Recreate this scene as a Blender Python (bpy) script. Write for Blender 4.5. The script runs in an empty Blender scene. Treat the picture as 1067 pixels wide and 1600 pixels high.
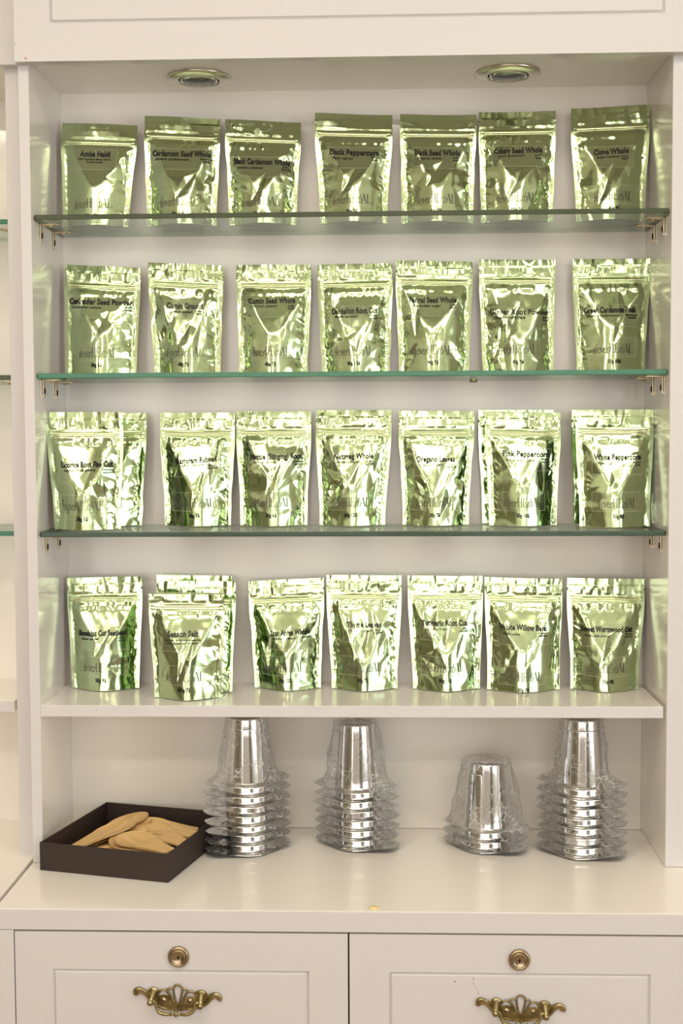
import bpy, bmesh, math, random
import numpy as np
from mathutils import Matrix, Vector
from mathutils.geometry import delaunay_2d_cdt

S = bpy.context.scene
COL = S.collection

# ------------------------------------------------------------------ camera
cam_d = bpy.data.cameras.new('camera')
cam_d.sensor_fit = 'VERTICAL'; cam_d.sensor_height = 36.0; cam_d.sensor_width = 24.0
cam_d.lens = 2000.0 / 1600.0 * 36.0
cam_d.clip_start = 0.05
cam = bpy.data.objects.new('camera', cam_d); COL.objects.link(cam)
right = Vector((0.999387, 0.034659, -0.004845)); fwd = Vector((-0.034883, 0.997691, -0.05828)); up = Vector((0.002814, 0.058413, 0.998289))
m = Matrix((right, up, -fwd)).transposed().to_4x4(); m.translation = Vector((0.50159, -1.81816, 1.52))
cam.matrix_world = m
S.camera = cam

# ------------------------------------------------------------------ exposure, sampling aids
S.view_settings.view_transform = 'Standard'; S.view_settings.look = 'None'
S.view_settings.gamma = 1.0; S.view_settings.use_curve_mapping = False
S.view_settings.exposure = -0.25
S.cycles.use_denoising = True
S.cycles.max_bounces = 10; S.cycles.diffuse_bounces = 5; S.cycles.glossy_bounces = 6
S.cycles.transmission_bounces = 6; S.cycles.transparent_max_bounces = 48
S.cycles.sample_clamp_indirect = 6.0
S.cycles.caustics_reflective = False; S.cycles.caustics_refractive = False

# ------------------------------------------------------------------ world + large lights
W = bpy.data.worlds.new('world'); S.world = W; W.use_nodes = True
W.node_tree.nodes['Background'].inputs[0].default_value = (0.55, 0.75, 1.0, 1)
W.node_tree.nodes['Background'].inputs[1].default_value = 0.3

def area(name, loc, rot, sx, sy, power, col, spread=180):
    d = bpy.data.lights.new(name, 'AREA'); d.shape = 'RECTANGLE'; d.size = sx; d.size_y = sy
    d.energy = power; d.color = col; d.spread = math.radians(spread)
    o = bpy.data.objects.new(name, d); COL.objects.link(o); o.location = loc; o.rotation_euler = rot
    return o
RX0, RX1, RY0, RY1, RZ = -1.9, 3.2, -4.7, 0.245, 2.68
COOL = (0.84, 0.92, 1.0); WARM = (1.0, 0.90, 0.73)
LAMP_W, REAR_W, WIN_W = 11.5, 9.0, 44.0
# daylight entering by the window in the right-hand wall and by the shop front behind the camera
area('window_daylight', (RX1 + .055, -2.5, 1.45), (0, math.radians(90), 0), 1.7, 2.6, WIN_W, (0.80, 0.91, 1.0))
area('shopfront_daylight', (0.65, RY0 - .055, 1.475), (math.radians(90), 0, 0), 4.6, 2.15, 74.0, (1.0, 0.98, 0.94))

# ------------------------------------------------------------------ helpers
def lin(r, g, b):
    f = lambda c: (c / 255 / 12.92) if c / 255 <= 0.04045 else ((c / 255 + 0.055) / 1.055) ** 2.4
    return (f(r), f(g), f(b), 1)

def mat(name, col, rough=0.5, metal=0.0, spec=0.5, coat=0.0, coat_r=0.05, emit=None, es=0.0):
    M = bpy.data.materials.new(name); M.use_nodes = True
    b = M.node_tree.nodes['Principled BSDF']
    b.inputs['Base Color'].default_value = col if len(col) == 4 else (*col, 1)
    b.inputs['Roughness'].default_value = rough; b.inputs['Metallic'].default_value = metal
    b.inputs['Specular IOR Level'].default_value = spec
    b.inputs['Coat Weight'].default_value = coat; b.inputs['Coat Roughness'].default_value = coat_r
    if emit:
        b.inputs['Emission Color'].default_value = (*emit, 1); b.inputs['Emission Strength'].default_value = es
    return M

def add_bump(M, scale, strength, dist=0.001, detail=2, kind='ShaderNodeTexNoise', stretch=(1, 1, 1)):
    nt = M.node_tree; b = nt.nodes['Principled BSDF']
    tc = nt.nodes.new('ShaderNodeTexCoord'); mp = nt.nodes.new('ShaderNodeMapping'); mp.inputs['Scale'].default_value = stretch
    t = nt.nodes.new(kind); t.inputs['Scale'].default_value = scale
    if 'Detail' in t.inputs: t.inputs['Detail'].default_value = detail
    bp = nt.nodes.new('ShaderNodeBump'); bp.inputs['Strength'].default_value = strength; bp.inputs['Distance'].default_value = dist
    nt.links.new(tc.outputs['Object'], mp.inputs['Vector']); nt.links.new(mp.outputs[0], t.inputs['Vector'])
    nt.links.new(t.outputs[0], bp.inputs['Height']); nt.links.new(bp.outputs[0], b.inputs['Normal'])
    return t

def add_tint(M, scale, c1, c2, stretch=(1, 1, 1), detail=3, lo=.35, hi=.65):
    nt = M.node_tree; b = nt.nodes['Principled BSDF']
    tc = nt.nodes.new('ShaderNodeTexCoord'); mp = nt.nodes.new('ShaderNodeMapping'); mp.inputs['Scale'].default_value = stretch
    t = nt.nodes.new('ShaderNodeTexNoise'); t.inputs['Scale'].default_value = scale; t.inputs['Detail'].default_value = detail
    r = nt.nodes.new('ShaderNodeValToRGB'); r.color_ramp.elements[0].color = c1; r.color_ramp.elements[1].color = c2
    r.color_ramp.elements[0].position = lo; r.color_ramp.elements[1].position = hi
    nt.links.new(tc.outputs['Object'], mp.inputs['Vector']); nt.links.new(mp.outputs[0], t.inputs['Vector'])
    nt.links.new(t.outputs[0], r.inputs[0]); nt.links.new(r.outputs[0], b.inputs['Base Color'])

def see_through(name, tint, gloss_rough, gloss_base, diffuse=0.0, fres=1.45, bump=None, fmul=1.0):
    """thin clear sheet: transparent with a Fresnel gloss and a little milky scatter"""
    M = bpy.data.materials.new(name); M.use_nodes = True; nt = M.node_tree; nt.nodes.clear()
    out = nt.nodes.new('ShaderNodeOutputMaterial')
    tr = nt.nodes.new('ShaderNodeBsdfTransparent'); tr.inputs[0].default_value = tint
    gl = nt.nodes.new('ShaderNodeBsdfGlossy'); gl.inputs['Roughness'].default_value = gloss_rough
    df = nt.nodes.new('ShaderNodeBsdfDiffuse'); df.inputs[0].default_value = (0.85, 0.87, 0.88, 1)
    fr = nt.nodes.new('ShaderNodeFresnel'); fr.inputs[0].default_value = fres
    ma = nt.nodes.new('ShaderNodeMath'); ma.operation = 'MULTIPLY_ADD'; ma.inputs[1].default_value = fmul; ma.inputs[2].default_value = gloss_base; ma.use_clamp = True
    m1 = nt.nodes.new('ShaderNodeMixShader'); m1.inputs[0].default_value = diffuse
    m2 = nt.nodes.new('ShaderNodeMixShader')
    L = nt.links.new
    L(fr.outputs[0], ma.inputs[0]); L(ma.outputs[0], m2.inputs[0])
    L(tr.outputs[0], m1.inputs[1]); L(df.outputs[0], m1.inputs[2])
    L(m1.outputs[0], m2.inputs[1]); L(gl.outputs[0], m2.inputs[2]); L(m2.outputs[0], out.inputs[0])
    if bump:
        tc = nt.nodes.new('ShaderNodeTexCoord'); t = nt.nodes.new('ShaderNodeTexNoise'); t.inputs['Scale'].default_value = bump[0]
        t.inputs['Detail'].default_value = 3; t.inputs['Distortion'].default_value = 1.2
        bp = nt.nodes.new('ShaderNodeBump'); bp.inputs['Strength'].default_value = bump[1]; bp.inputs['Distance'].default_value = 0.002
        L(tc.outputs['Object'], t.inputs['Vector']); L(t.outputs[0], bp.inputs['Height'])
        L(bp.outputs[0], gl.inputs['Normal']); L(bp.outputs[0], fr.inputs['Normal'])
    return M

MT = {}
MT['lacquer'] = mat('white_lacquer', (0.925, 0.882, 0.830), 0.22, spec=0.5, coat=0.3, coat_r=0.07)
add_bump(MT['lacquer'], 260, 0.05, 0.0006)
MT['front'] = mat('darkened_front', (0.650, 0.625, 0.640), 0.34, spec=0.4)  # pinkish front tone, darkened to offset the strong light on front-facing faces
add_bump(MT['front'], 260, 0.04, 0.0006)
MT['gap'] = mat('dark_gap', (0.10, 0.05, 0.035), 0.8)
MT['raw_edge'] = mat('chipped_lacquer', (0.62, 0.22, 0.08), 0.8)
MT['scuff'] = mat('grey_scuff', (0.38, 0.28, 0.22), 0.8)
MT['foil'] = mat('green_foil', (0.53, 0.66, 0.385), 0.14, metal=1.0)
add_bump(MT['foil'], 38, 0.06, 0.0016, detail=2)
MT['zipper'] = mat('green_foil_zip', (0.72, 0.82, 0.48), 0.14, metal=1.0)
MT['print'] = mat('black_print', (0.012, 0.012, 0.010), 0.45)
MT['grey_print'] = mat('grey_print', (0.17, 0.165, 0.11), 0.4)
MT['film'] = see_through('clear_label_film', (1, 1, 1, 1), 0.12, 0.0, 0.02, 1.15)
MT['film_edge'] = mat('label_film_edge', (0.60, 0.66, 0.42), 0.3)
MT['glass'] = see_through('shelf_glass', (0.93, 0.975, 0.94, 1), 0.01, 0.0, 0.0, 1.45, fmul=0.45)
MT['steel'] = mat('polished_steel', (0.80, 0.80, 0.80), 0.13, metal=1.0)
add_bump(MT['steel'], 40, 0.05, 0.001)
MT['wrap'] = see_through('cling_wrap', (0.995, 0.995, 0.997, 1), 0.04, 0.0, 0.02, 1.35, bump=(120, 1.0), fmul=0.33)
def crinkle_glints(M, scale, width, amount):  # white matte lines painted in for glints along the film creases
    nt = M.node_tree; L = nt.links.new
    gl = [n_ for n_ in nt.nodes if n_.type == 'BSDF_GLOSSY'][0]; out = [n_ for n_ in nt.nodes if n_.type == 'OUTPUT_MATERIAL'][0]
    prev = out.inputs[0].links[0].from_socket
    tc = nt.nodes.new('ShaderNodeTexCoord'); ns = nt.nodes.new('ShaderNodeTexNoise'); ns.inputs['Scale'].default_value = 22; ns.inputs['Detail'].default_value = 3
    mx = nt.nodes.new('ShaderNodeVectorMath'); mx.operation = 'MULTIPLY_ADD'; mx.inputs[1].default_value = (.035, .035, .06)
    v = nt.nodes.new('ShaderNodeTexVoronoi'); v.feature = 'DISTANCE_TO_EDGE'; v.inputs['Scale'].default_value = scale
    mr = nt.nodes.new('ShaderNodeMapRange'); mr.inputs['From Min'].default_value = width; mr.inputs['From Max'].default_value = 0.0; mr.inputs['To Max'].default_value = amount
    n2 = nt.nodes.new('ShaderNodeTexNoise'); n2.inputs['Scale'].default_value = 45
    r2 = nt.nodes.new('ShaderNodeMapRange'); r2.inputs['From Min'].default_value = .45; r2.inputs['From Max'].default_value = .62
    mu = nt.nodes.new('ShaderNodeMath'); mu.operation = 'MULTIPLY'
    L(tc.outputs['Object'], ns.inputs['Vector']); L(ns.outputs['Color'], mx.inputs[0]); L(tc.outputs['Object'], mx.inputs[2]); L(mx.outputs[0], v.inputs['Vector'])
    L(v.outputs['Distance'], mr.inputs['Value']); L(tc.outputs['Object'], n2.inputs['Vector']); L(n2.outputs[0], r2.inputs['Value'])
    L(mr.outputs[0], mu.inputs[0]); L(r2.outputs[0], mu.inputs[1])
    tl = nt.nodes.new('ShaderNodeBsdfTranslucent'); tl.inputs[0].default_value = (.95, .96, .97, 1)
    df = nt.nodes.new('ShaderNodeBsdfDiffuse'); df.inputs[0].default_value = (.95, .96, .97, 1)
    m0 = nt.nodes.new('ShaderNodeMixShader'); m0.inputs[0].default_value = .35; L(df.outputs[0], m0.inputs[1]); L(tl.outputs[0], m0.inputs[2])
    m1 = nt.nodes.new('ShaderNodeMixShader'); L(mu.outputs[0], m1.inputs[0]); L(prev, m1.inputs[1]); L(m0.outputs[0], m1.inputs[2]); L(m1.outputs[0], out.inputs[0])
crinkle_glints(MT['wrap'], 85, .055, .9)
MT['brass'] = mat('antique_brass', (0.30, 0.24, 0.11), 0.30, metal=1.0)
add_tint(MT['brass'], 60, (0.20, 0.15, 0.06, 1), (0.45, 0.38, 0.20, 1), detail=2)
MT['lock'] = mat('bronze_lock', (0.42, 0.33, 0.22), 0.25, metal=1.0)
MT['dark'] = mat('black_recess', (0.01, 0.01, 0.01), 0.9)
MT['bracket'] = mat('nickel_brass_clip', (0.62, 0.52, 0.36), 0.28, metal=1.0)
MT['tray'] = mat('dark_brown_card', (0.030, 0.018, 0.014), 0.62)
add_bump(MT['tray'], 900, 0.15, 0.0004)
MT['tray_base'] = mat('tray_floor_card', (0.20, 0.08, 0.03), 0.7)
MT['wood'] = mat('pale_wood', (0.72, 0.48, 0.21), 0.6)
add_tint(MT['wood'], 14, (0.60, 0.37, 0.13, 1), (0.78, 0.55, 0.27, 1), stretch=(1, 9, 3), detail=4, lo=.25, hi=.75)
MT['nickel'] = mat('satin_nickel', (0.62, 0.59, 0.48), 0.28, metal=1.0)
MT['chrome'] = mat('chrome', (0.8, 0.8, 0.78), 0.08, metal=1.0)
MT['lens'] = see_through('lamp_lens', (0.9, 0.9, 0.88, 1), 0.02, 0.06, 0.0, 1.45, bump=(120, 0.4))
MT['drop'] = mat('amber_resin', (0.82, 0.62, 0.30), 0.15, coat=0.5)
MT['wall'] = mat('warm_white_paint', (0.82, 0.78, 0.70), 0.85)
MT['ceil'] = mat('ceiling_paint', (0.86, 0.82, 0.72), 0.9)
MT['floor'] = mat('pale_oak_floor', (0.5, 0.4, 0.3), 0.45)
add_tint(MT['floor'], 6, (0.34, 0.25, 0.17, 1), (0.46, 0.35, 0.25, 1), stretch=(8, 1, 1))
MT['walnut'] = mat('olive_wood', (0.34, 0.30, 0.20), 0.5)
add_tint(MT['walnut'], 8, (0.28, 0.24, 0.15, 1), (0.42, 0.37, 0.25, 1), stretch=(1, 1, 8))
MT['amberbox'] = mat('orange_card', (0.65, 0.22, 0.04), 0.6)
MT['leafgreen'] = mat('green_leaf', (0.04, 0.14, 0.04), 0.5)
MT['lampglow'] = mat('lamp_glow', (1, 1, 1), 0.5, emit=WARM, es=1.0)
MT['winglow'] = mat('daylight_pane', (1, 1, 1), 0.5, emit=COOL, es=0.25)

def mesh_obj(name, verts, faces, mats, parent=None, smooth=False, mat_idx=None, loc=None):
    me = bpy.data.meshes.new(name); me.from_pydata([tuple(map(float, v)) for v in verts], [], faces)
    for mm in (mats if isinstance(mats, (list, tuple)) else [mats]): me.materials.append(mm)
    if mat_idx is not None: me.polygons.foreach_set('material_index', mat_idx)
    if smooth: me.polygons.foreach_set('use_smooth', [True] * len(me.polygons))
    me.update()
    o = bpy.data.objects.new(name, me); COL.objects.link(o)
    if parent: o.parent = parent
    if loc: o.location = loc
    return o

def bm_obj(name, bm, mats, parent=None, smooth=False, loc=None):
    bmesh.ops.recalc_face_normals(bm, faces=bm.faces)
    me = bpy.data.meshes.new(name); bm.to_mesh(me); bm.free()
    for mm in (mats if isinstance(mats, (list, tuple)) else [mats]): me.materials.append(mm)
    if smooth: me.polygons.foreach_set('use_smooth', [True] * len(me.polygons))
    o = bpy.data.objects.new(name, me); COL.objects.link(o)
    if parent: o.parent = parent
    if loc: o.location = loc
    return o

def empty(name, loc=(0, 0, 0), rz=0.0, parent=None):
    o = bpy.data.objects.new(name, None); COL.objects.link(o); o.location = loc; o.rotation_euler = (0, 0, rz)
    o.empty_display_size = 0.02
    if parent: o.parent = parent
    return o

def tag(o, label=None, cat=None, group=None, kind=None):
    if label: o['label'] = label
    if cat: o['category'] = cat
    if group: o['group'] = group
    if kind: o['kind'] = kind
    return o

def bx(bm, x0, x1, y0, y1, z0, z1, mi=0, bevel=0.0):
    vs = [bm.verts.new((x, y, z)) for x in (x0, x1) for y in (y0, y1) for z in (z0, z1)]
    fs = [(0, 1, 3, 2), (4, 6, 7, 5), (0, 4, 5, 1), (2, 3, 7, 6), (0, 2, 6, 4), (1, 5, 7, 3)]
    nf = []
    for f in fs:
        g = bm.faces.new([vs[i] for i in f]); g.material_index = mi; nf.append(g)
    if bevel > 0:
        es = list({e for f in nf for e in f.edges})
        bmesh.ops.bevel(bm, geom=es, offset=bevel, segments=2, affect='EDGES', profile=0.5)
    return nf

def box_obj(name, dims, mats, parent=None, bevel=0.0):
    bm = bmesh.new(); bx(bm, *dims, bevel=bevel); return bm_obj(name, bm, mats, parent)

def lathe(bm, prof, n=48, mi=0, axis='Z', c=(0, 0, 0), cap=True):
    """prof: [(r, h)]"""
    rings = []
    for r, h in prof:
        ring = []
        for i in range(n):
            a = 2 * math.pi * i / n
            p = (r * math.cos(a), r * math.sin(a), h)
            if axis == 'Y': p = (p[0], -p[2], p[1])
            ring.append(bm.verts.new((p[0] + c[0], p[1] + c[1], p[2] + c[2])))
        rings.append(ring)
    for a, b in zip(rings, rings[1:]):
        for i in range(n):
            f = bm.faces.new((a[i], a[(i + 1) % n], b[(i + 1) % n], b[i])); f.material_index = mi; f.smooth = True
    if cap:
        for ring in (rings[0], rings[-1]):
            try:
                f = bm.faces.new(ring); f.material_index = mi
            except ValueError: pass

def tube(bm, pts, rad, n=10, mi=0, flat=1.0):
    pts = [Vector(p) for p in pts]
    if not isinstance(rad, (list, tuple)): rad = [rad] * len(pts)
    # resample with Catmull-Rom
    P, R = [], []
    for i in range(len(pts) - 1):
        p0 = pts[max(i - 1, 0)]; p1 = pts[i]; p2 = pts[i + 1]; p3 = pts[min(i + 2, len(pts) - 1)]
        for k in range(5):
            t = k / 5
            P.append(0.5 * ((2 * p1) + (p2 - p0) * t + (2 * p0 - 5 * p1 + 4 * p2 - p3) * t * t + (3 * p1 - p0 - 3 * p2 + p3) * t ** 3))
            R.append(rad[i] * (1 - t) + rad[i + 1] * t)
    P.append(pts[-1]); R.append(rad[-1])
    rings = []
    for i, p in enumerate(P):
        d = (P[min(i + 1, len(P) - 1)] - P[max(i - 1, 0)]).normalized()
        u = Vector((0, 1, 0)); v = d.cross(u)
        if v.length < 1e-3: u = Vector((0, 0, 1)); v = d.cross(u)
        v.normalize(); u = v.cross(d).normalized()
        rings.append([bm.verts.new(p + (v * math.cos(2 * math.pi * k / n) + u * math.sin(2 * math.pi * k / n) * flat) * R[i]) for k in range(n)])
    for a, b in zip(rings, rings[1:]):
        for i in range(n):
            f = bm.faces.new((a[i], a[(i + 1) % n], b[(i + 1) % n], b[i])); f.material_index = mi; f.smooth = True
    bm.faces.new(rings[0]); bm.faces.new(rings[-1])

def ball(bm, c, r, sx=1, sy=1, sz=1, n=14, mi=0):
    g = bmesh.ops.create_uvsphere(bm, u_segments=n, v_segments=n // 2 + 2, radius=r)
    for v in g['verts']:
        v.co = Vector((v.co.x * sx + c[0], v.co.y * sy + c[1], v.co.z * sz + c[2]))
        for f in v.link_faces: f.smooth = True; f.material_index = mi

def copy_tree(o, parent=None):
    c = o.copy(); COL.objects.link(c)
    if parent is not None: c.parent = parent
    for ch in list(o.children): copy_tree(ch, c)
    return c

# ------------------------------------------------------------------ main measures (metres)
NW = 0.90          # niche width, niche front plane y = 0
D = 0.1764         # niche depth
Z_CEIL, Z_G1, Z_G2, Z_G3, Z_SH, Z_K = 2.0514, 1.8390, 1.6139, 1.3854, 1.1344, 0.9018
ST = 0.0150        # left stile width
YF = -0.1805       # drawer front plane
GT = 0.0077        # glass thickness

# ------------------------------------------------------------------ room shell (behind and around the camera)
RX0, RX1, RY0, RY1, RZ = -1.9, 3.2, -4.7, 0.245, 2.68
def struct(name, dims, m_):
    o = box_obj(name, dims, m_); o['kind'] = 'structure'; return o
struct('floor', (RX0, RX1, RY0, RY1, -0.05, 0.0), MT['floor'])
struct('ceiling', (RX0, RX1, RY0, RY1, RZ, RZ + 0.05), MT['ceil'])
struct('wall_back', (RX0, RX1, RY1, RY1 + 0.06, 0, RZ), MT['wall'])
def wall_with_hole(name, axis, p0, p1, a0, a1, h0, h1, z0, z1):
    bm = bmesh.new()
    for (s0, s1, zz0, zz1) in ((a0, h0, 0, RZ), (h1, a1, 0, RZ), (h0, h1, 0, z0), (h0, h1, z1, RZ)):
        if axis == 'x': bx(bm, p0, p1, s0, s1, zz0, zz1)
        else: bx(bm, s0, s1, p0, p1, zz0, zz1)
    o = bm_obj(name, bm, MT['wall']); o['kind'] = 'structure'
struct('wall_left', (RX0 - 0.06, RX0, RY0, RY1, 0, RZ), MT['wall'])
wall_with_hole('wall_right', 'x', RX1, RX1 + 0.06, RY0, RY1, -3.8, -1.2, 0.6, 2.3)
wall_with_hole('wall_front', 'y', RY0 - 0.06, RY0, RX0, RX1, -1.65, 2.95, 0.4, 2.55)
def window(name, axis, p, a0, a1, z0, z1):
    bm = bmesh.new()
    mids = [a0, (a0 * 2 + a1) / 3, (a0 + a1 * 2) / 3, a1]
    for i, s in enumerate(mids):
        c = min(max(s, a0 + .025), a1 - .025)
        (bx(bm, p - .02, p + .02, c - .025, c + .025, z0, z1) if axis == 'x' else bx(bm, c - .025, c + .025, p - .02, p + .02, z0, z1))
    for z in (z0 + .025, z1 - .025):
        (bx(bm, p - .02, p + .02, a0, a1, z - .025, z + .025) if axis == 'x' else bx(bm, a0, a1, p - .02, p + .02, z - .025, z + .025))
    o = bm_obj(name, bm, MT['lacquer']); o['kind'] = 'structure'
    pp = p + (.03 if p > 0 else -.03)
    q = [(pp, a0, z0), (pp, a1, z0), (pp, a1, z1), (pp, a0, z1)] if axis == 'x' else [(a0, p - .03, z0), (a1, p - .03, z0), (a1, p - .03, z1), (a0, p - .03, z1)]
    mesh_obj('window_pane', q, [(0, 1, 2, 3)], MT['winglow'], o)
window('window_1', 'x', RX1 + 0.03, -3.8, -1.2, 0.6, 2.3)
window('window_2', 'y', RY0 - 0.03, -1.65, 2.95, 0.4, 2.55)

# ceiling lamps of the shop, over and behind the photographer
def ceiling_lamp(x, y, label, power, s=0.30, sy=0.30):
    t = empty('ceiling_lamp', (x, y, RZ))
    tag(t, label, 'ceiling lamp')
    bm = bmesh.new(); h = s / 2 + .02; k = sy / 2 + .02
    for a in ((-h, h, -k, -k + .02), (-h, h, k - .02, k), (-h, -h + .02, -k + .02, k - .02), (h - .02, h, -k + .02, k - .02)): bx(bm, *a, -0.03, -0.0005)
    bm_obj('lamp_frame', bm, MT['nickel'], t)
    mesh_obj('diffuser', [(-s / 2, -sy / 2, -.02), (s / 2, -sy / 2, -.02), (s / 2, sy / 2, -.02), (-s / 2, sy / 2, -.02)], [(0, 3, 2, 1)], MT['lampglow'], t)
    a = area('lamp_light', (0, 0, -0.0205), (0, 0, 0), s, sy, power, WARM); a.parent = t
    return t
for i, (x, y, l) in enumerate([(-0.02, -1.25, 'wide ceiling lamp above the left of the counter, in front of the cabinet'),
                               (1.02, -1.25, 'wide ceiling lamp above the right of the counter, in front of the cabinet'),
                               (-0.9, -2.5, 'square ceiling lamp at the left behind the camera'),
                               (0.5, -2.5, 'square ceiling lamp straight above and behind the camera'),
                               (1.9, -2.5, 'square ceiling lamp at the right near the window')]):
    if y > -2: ceiling_lamp(x, y, l, LAMP_W, .85, .55)
    else: ceiling_lamp(x, y, l, REAR_W * (2.2 if x < 0 else 1))

# unseen furniture, added to give the foil dark and coloured reflections
def added_bookcase(name, x, y, rz, label, seed):
    t = empty(name, (x, y, 0), rz); tag(t, label, 'shelf unit')
    bm = bmesh.new(); w, d, h = 1.3, .32, 2.0
    for sx in (-w / 2, w / 2 - .03): bx(bm, sx, sx + .03, -d / 2, d / 2, 0, h)
    bx(bm, -w / 2 + .03, w / 2 - .03, d / 2 - .015, d / 2, 0, h)
    bm_obj('carcass', bm, MT['walnut'], t)
    for k in range(6):
        box_obj('shelf', (-w / 2 + .03, w / 2 - .03, -d / 2, d / 2 - .015, .05 + k * .38, .075 + k * .38), MT['walnut'], t)
added_bookcase('added_shelf_unit', -1.73, -1.5, math.radians(90), 'tall olive wooden shelf unit added for reflections at the left wall, nearer the display cabinet', 1)
added_bookcase('added_shelf_unit', -1.73, -3.0, math.radians(90), 'tall olive wooden shelf unit added for reflections at the left wall, farther from the display cabinet', 1)
added_bookcase('added_shelf_unit', 2.55, -4.5, math.pi, 'tall olive wooden shelf unit added for reflections against the wall behind the camera', 2)
t = empty('added_counter', (0.4, -3.3, 0)); tag(t, 'long pale counter added for reflections behind the camera', 'counter')
box_obj('counter_body', (-1.0, 1.0, -.28, .28, 0, .93), MT['front'], t)
box_obj('counter_slab', (-1.05, 1.05, -.33, .33, .93, .97), MT['lacquer'], t, 0.004)
for k, (x, l) in enumerate([(-.6, 'left orange card box added for reflections on the counter behind the camera'), (.25, 'right orange card box added for reflections on the counter behind the camera')]):
    bm = bmesh.new(); bx(bm, -.15, .15, -.1, .1, 0, .2); bx(bm, -.155, .155, -.105, .105, .15, .205)
    o = bm_obj('added_card_box', bm, MT['amberbox'], loc=(0.4 + x, -3.3, .9705)); tag(o, l, 'box')
rnd = random.Random(4)
t = empty('added_plant', (2.5, -2.6, 0)); tag(t, 'leafy green potted plant added for reflections behind the camera', 'plant')
bm = bmesh.new(); lathe(bm, [(.14, 0), (.19, .32), (.2, .34), (.18, .34), (.16, .30)], 28); bm_obj('plant_pot', bm, MT['amberbox'], t)
vs, fs = [], []
for k in range(160):
    a = rnd.uniform(0, 6.28); r = rnd.uniform(.05, .38); z = .45 + rnd.random() * 1.1
    c = Vector((r * math.cos(a), r * math.sin(a), z)); dv = Vector((math.cos(a), math.sin(a), rnd.uniform(-.5, .7))).normalized(); sd = dv.cross(Vector((0, 0, 1))).normalized() * .045
    i = len(vs); vs += [c, c + dv * .09 + sd, c + dv * .2, c + dv * .09 - sd]; fs += [(i, i + 1, i + 2, i + 3)]
mesh_obj('foliage', vs, fs, MT['leafgreen'], t)
bm = bmesh.new(); tube(bm, [(0, 0, .3), (.02, 0, .8), (-.01, .01, 1.4)], .018); bm_obj('stem', bm, MT['walnut'], t)

# ------------------------------------------------------------------ cabinetry
def groove_panel(bm, x0, x1, z0, z1, y, gx0, gx1, gz0, gz1, th, gw=0.0045, gd=0.003):
    """a slab whose front face carries a routed rectangular groove"""
    xs = [x0, gx0, gx0 + gw / 2, gx0 + gw, gx1 - gw, gx1 - gw / 2, gx1, x1]
    zs = [z0, gz0, gz0 + gw / 2, gz0 + gw, gz1 - gw, gz1 - gw / 2, gz1, z1]
    def dep(i, j):
        if 1 <= i <= 6 and 1 <= j <= 6:
            k = min(i - 1, 6 - i, j - 1, 6 - j)
            return gd if k == 1 else 0.0
        return 0.0
    g = [[bm.verts.new((xs[i], y + dep(i, j), zs[j])) for j in range(8)] for i in range(8)]
    for i in range(7):
        for j in range(7): bm.faces.new((g[i][j], g[i + 1][j], g[i + 1][j + 1], g[i][j + 1]))
    b = {}
    for i in range(8):
        for j in range(8):
            if i in (0, 7) or j in (0, 7): b[i, j] = bm.verts.new((xs[i], y + th, zs[j]))
    ring = [(i, 0) for i in range(8)] + [(7, j) for j in range(1, 8)] + [(i, 7) for i in range(6, -1, -1)] + [(0, j) for j in range(6, 0, -1)]
    for k in range(len(ring)):
        p, q = ring[k], ring[(k + 1) % len(ring)]
        bm.faces.new((g[p[0]][p[1]], b[p], b[q], g[q[0]][q[1]]))
    bm.faces.new([b[p] for p in ring])

def darken_front(o):
    """front-facing faces of a board take the darkened front tone"""
    for p in o.data.polygons: p.material_index = 1 if p.normal.y < -.9 else 0
    return o
def display_cabinet(x0, w, stl, str_, y, name_label, seed):
    """open niche unit: side panels, back, top and the one fixed white shelf"""
    t = empty('display_cabinet', (x0, y, Z_K)); tag(t, name_label, 'cabinet')
    zt = RZ - Z_K - .002
    darken_front(box_obj('side_panel', (-stl, 0, 0.0, D + .02, 0.0006, zt), [MT['lacquer'], MT['front']], t, 0.0008))
    darken_front(box_obj('side_panel', (w, w + str_, 0.0, D + .02, 0.0006, zt), [MT['lacquer'], MT['front']], t, 0.0008))
    box_obj('back_panel', (0.0002, w - .0002, D, D + .018, 0.0006, Z_CEIL - Z_K + .02), MT['lacquer'], t)
    box_obj('top_panel', (0.0002, w - .0002, 0.002, D - .0002, Z_CEIL - Z_K, Z_CEIL - Z_K + .02), MT['lacquer'], t)
    darken_front(box_obj('fixed_shelf', (0.0002, w - .0045, 0.0015, D - .0002, Z_SH - Z_K - .0168, Z_SH - Z_K), [MT['lacquer'], MT['front']], t, 0.0008))
    return t
main = display_cabinet(0.0, NW, ST, 0.034, 0.0, 'white lacquered open display cabinet holding the green pouches on three glass shelves', 1)
YN = 0.03
side = display_cabinet(-0.0425 - NW, NW, 0.03, 0.0268, YN, 'white lacquered neighbouring display cabinet at the left edge, set slightly farther back', 2)

def overhead(x0, x1, y, zb, label, gx0, gx1):
    t = empty('overhead_cabinet', (x0, y, zb)); tag(t, label, 'cabinet')
    bm = bmesh.new(); groove_panel(bm, 0, x1 - x0, 0, RZ - zb - .004, 0, gx0 - x0, gx1 - x0, .052, RZ - zb - .06, .016)
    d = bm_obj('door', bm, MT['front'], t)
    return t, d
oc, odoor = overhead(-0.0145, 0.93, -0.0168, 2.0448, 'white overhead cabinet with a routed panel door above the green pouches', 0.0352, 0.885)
oc2, od2 = overhead(-0.96, -0.0158, YN - 0.0168, 2.0498, 'white overhead cabinet at the top left corner above the neighbouring unit', -0.91, -0.066)
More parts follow.
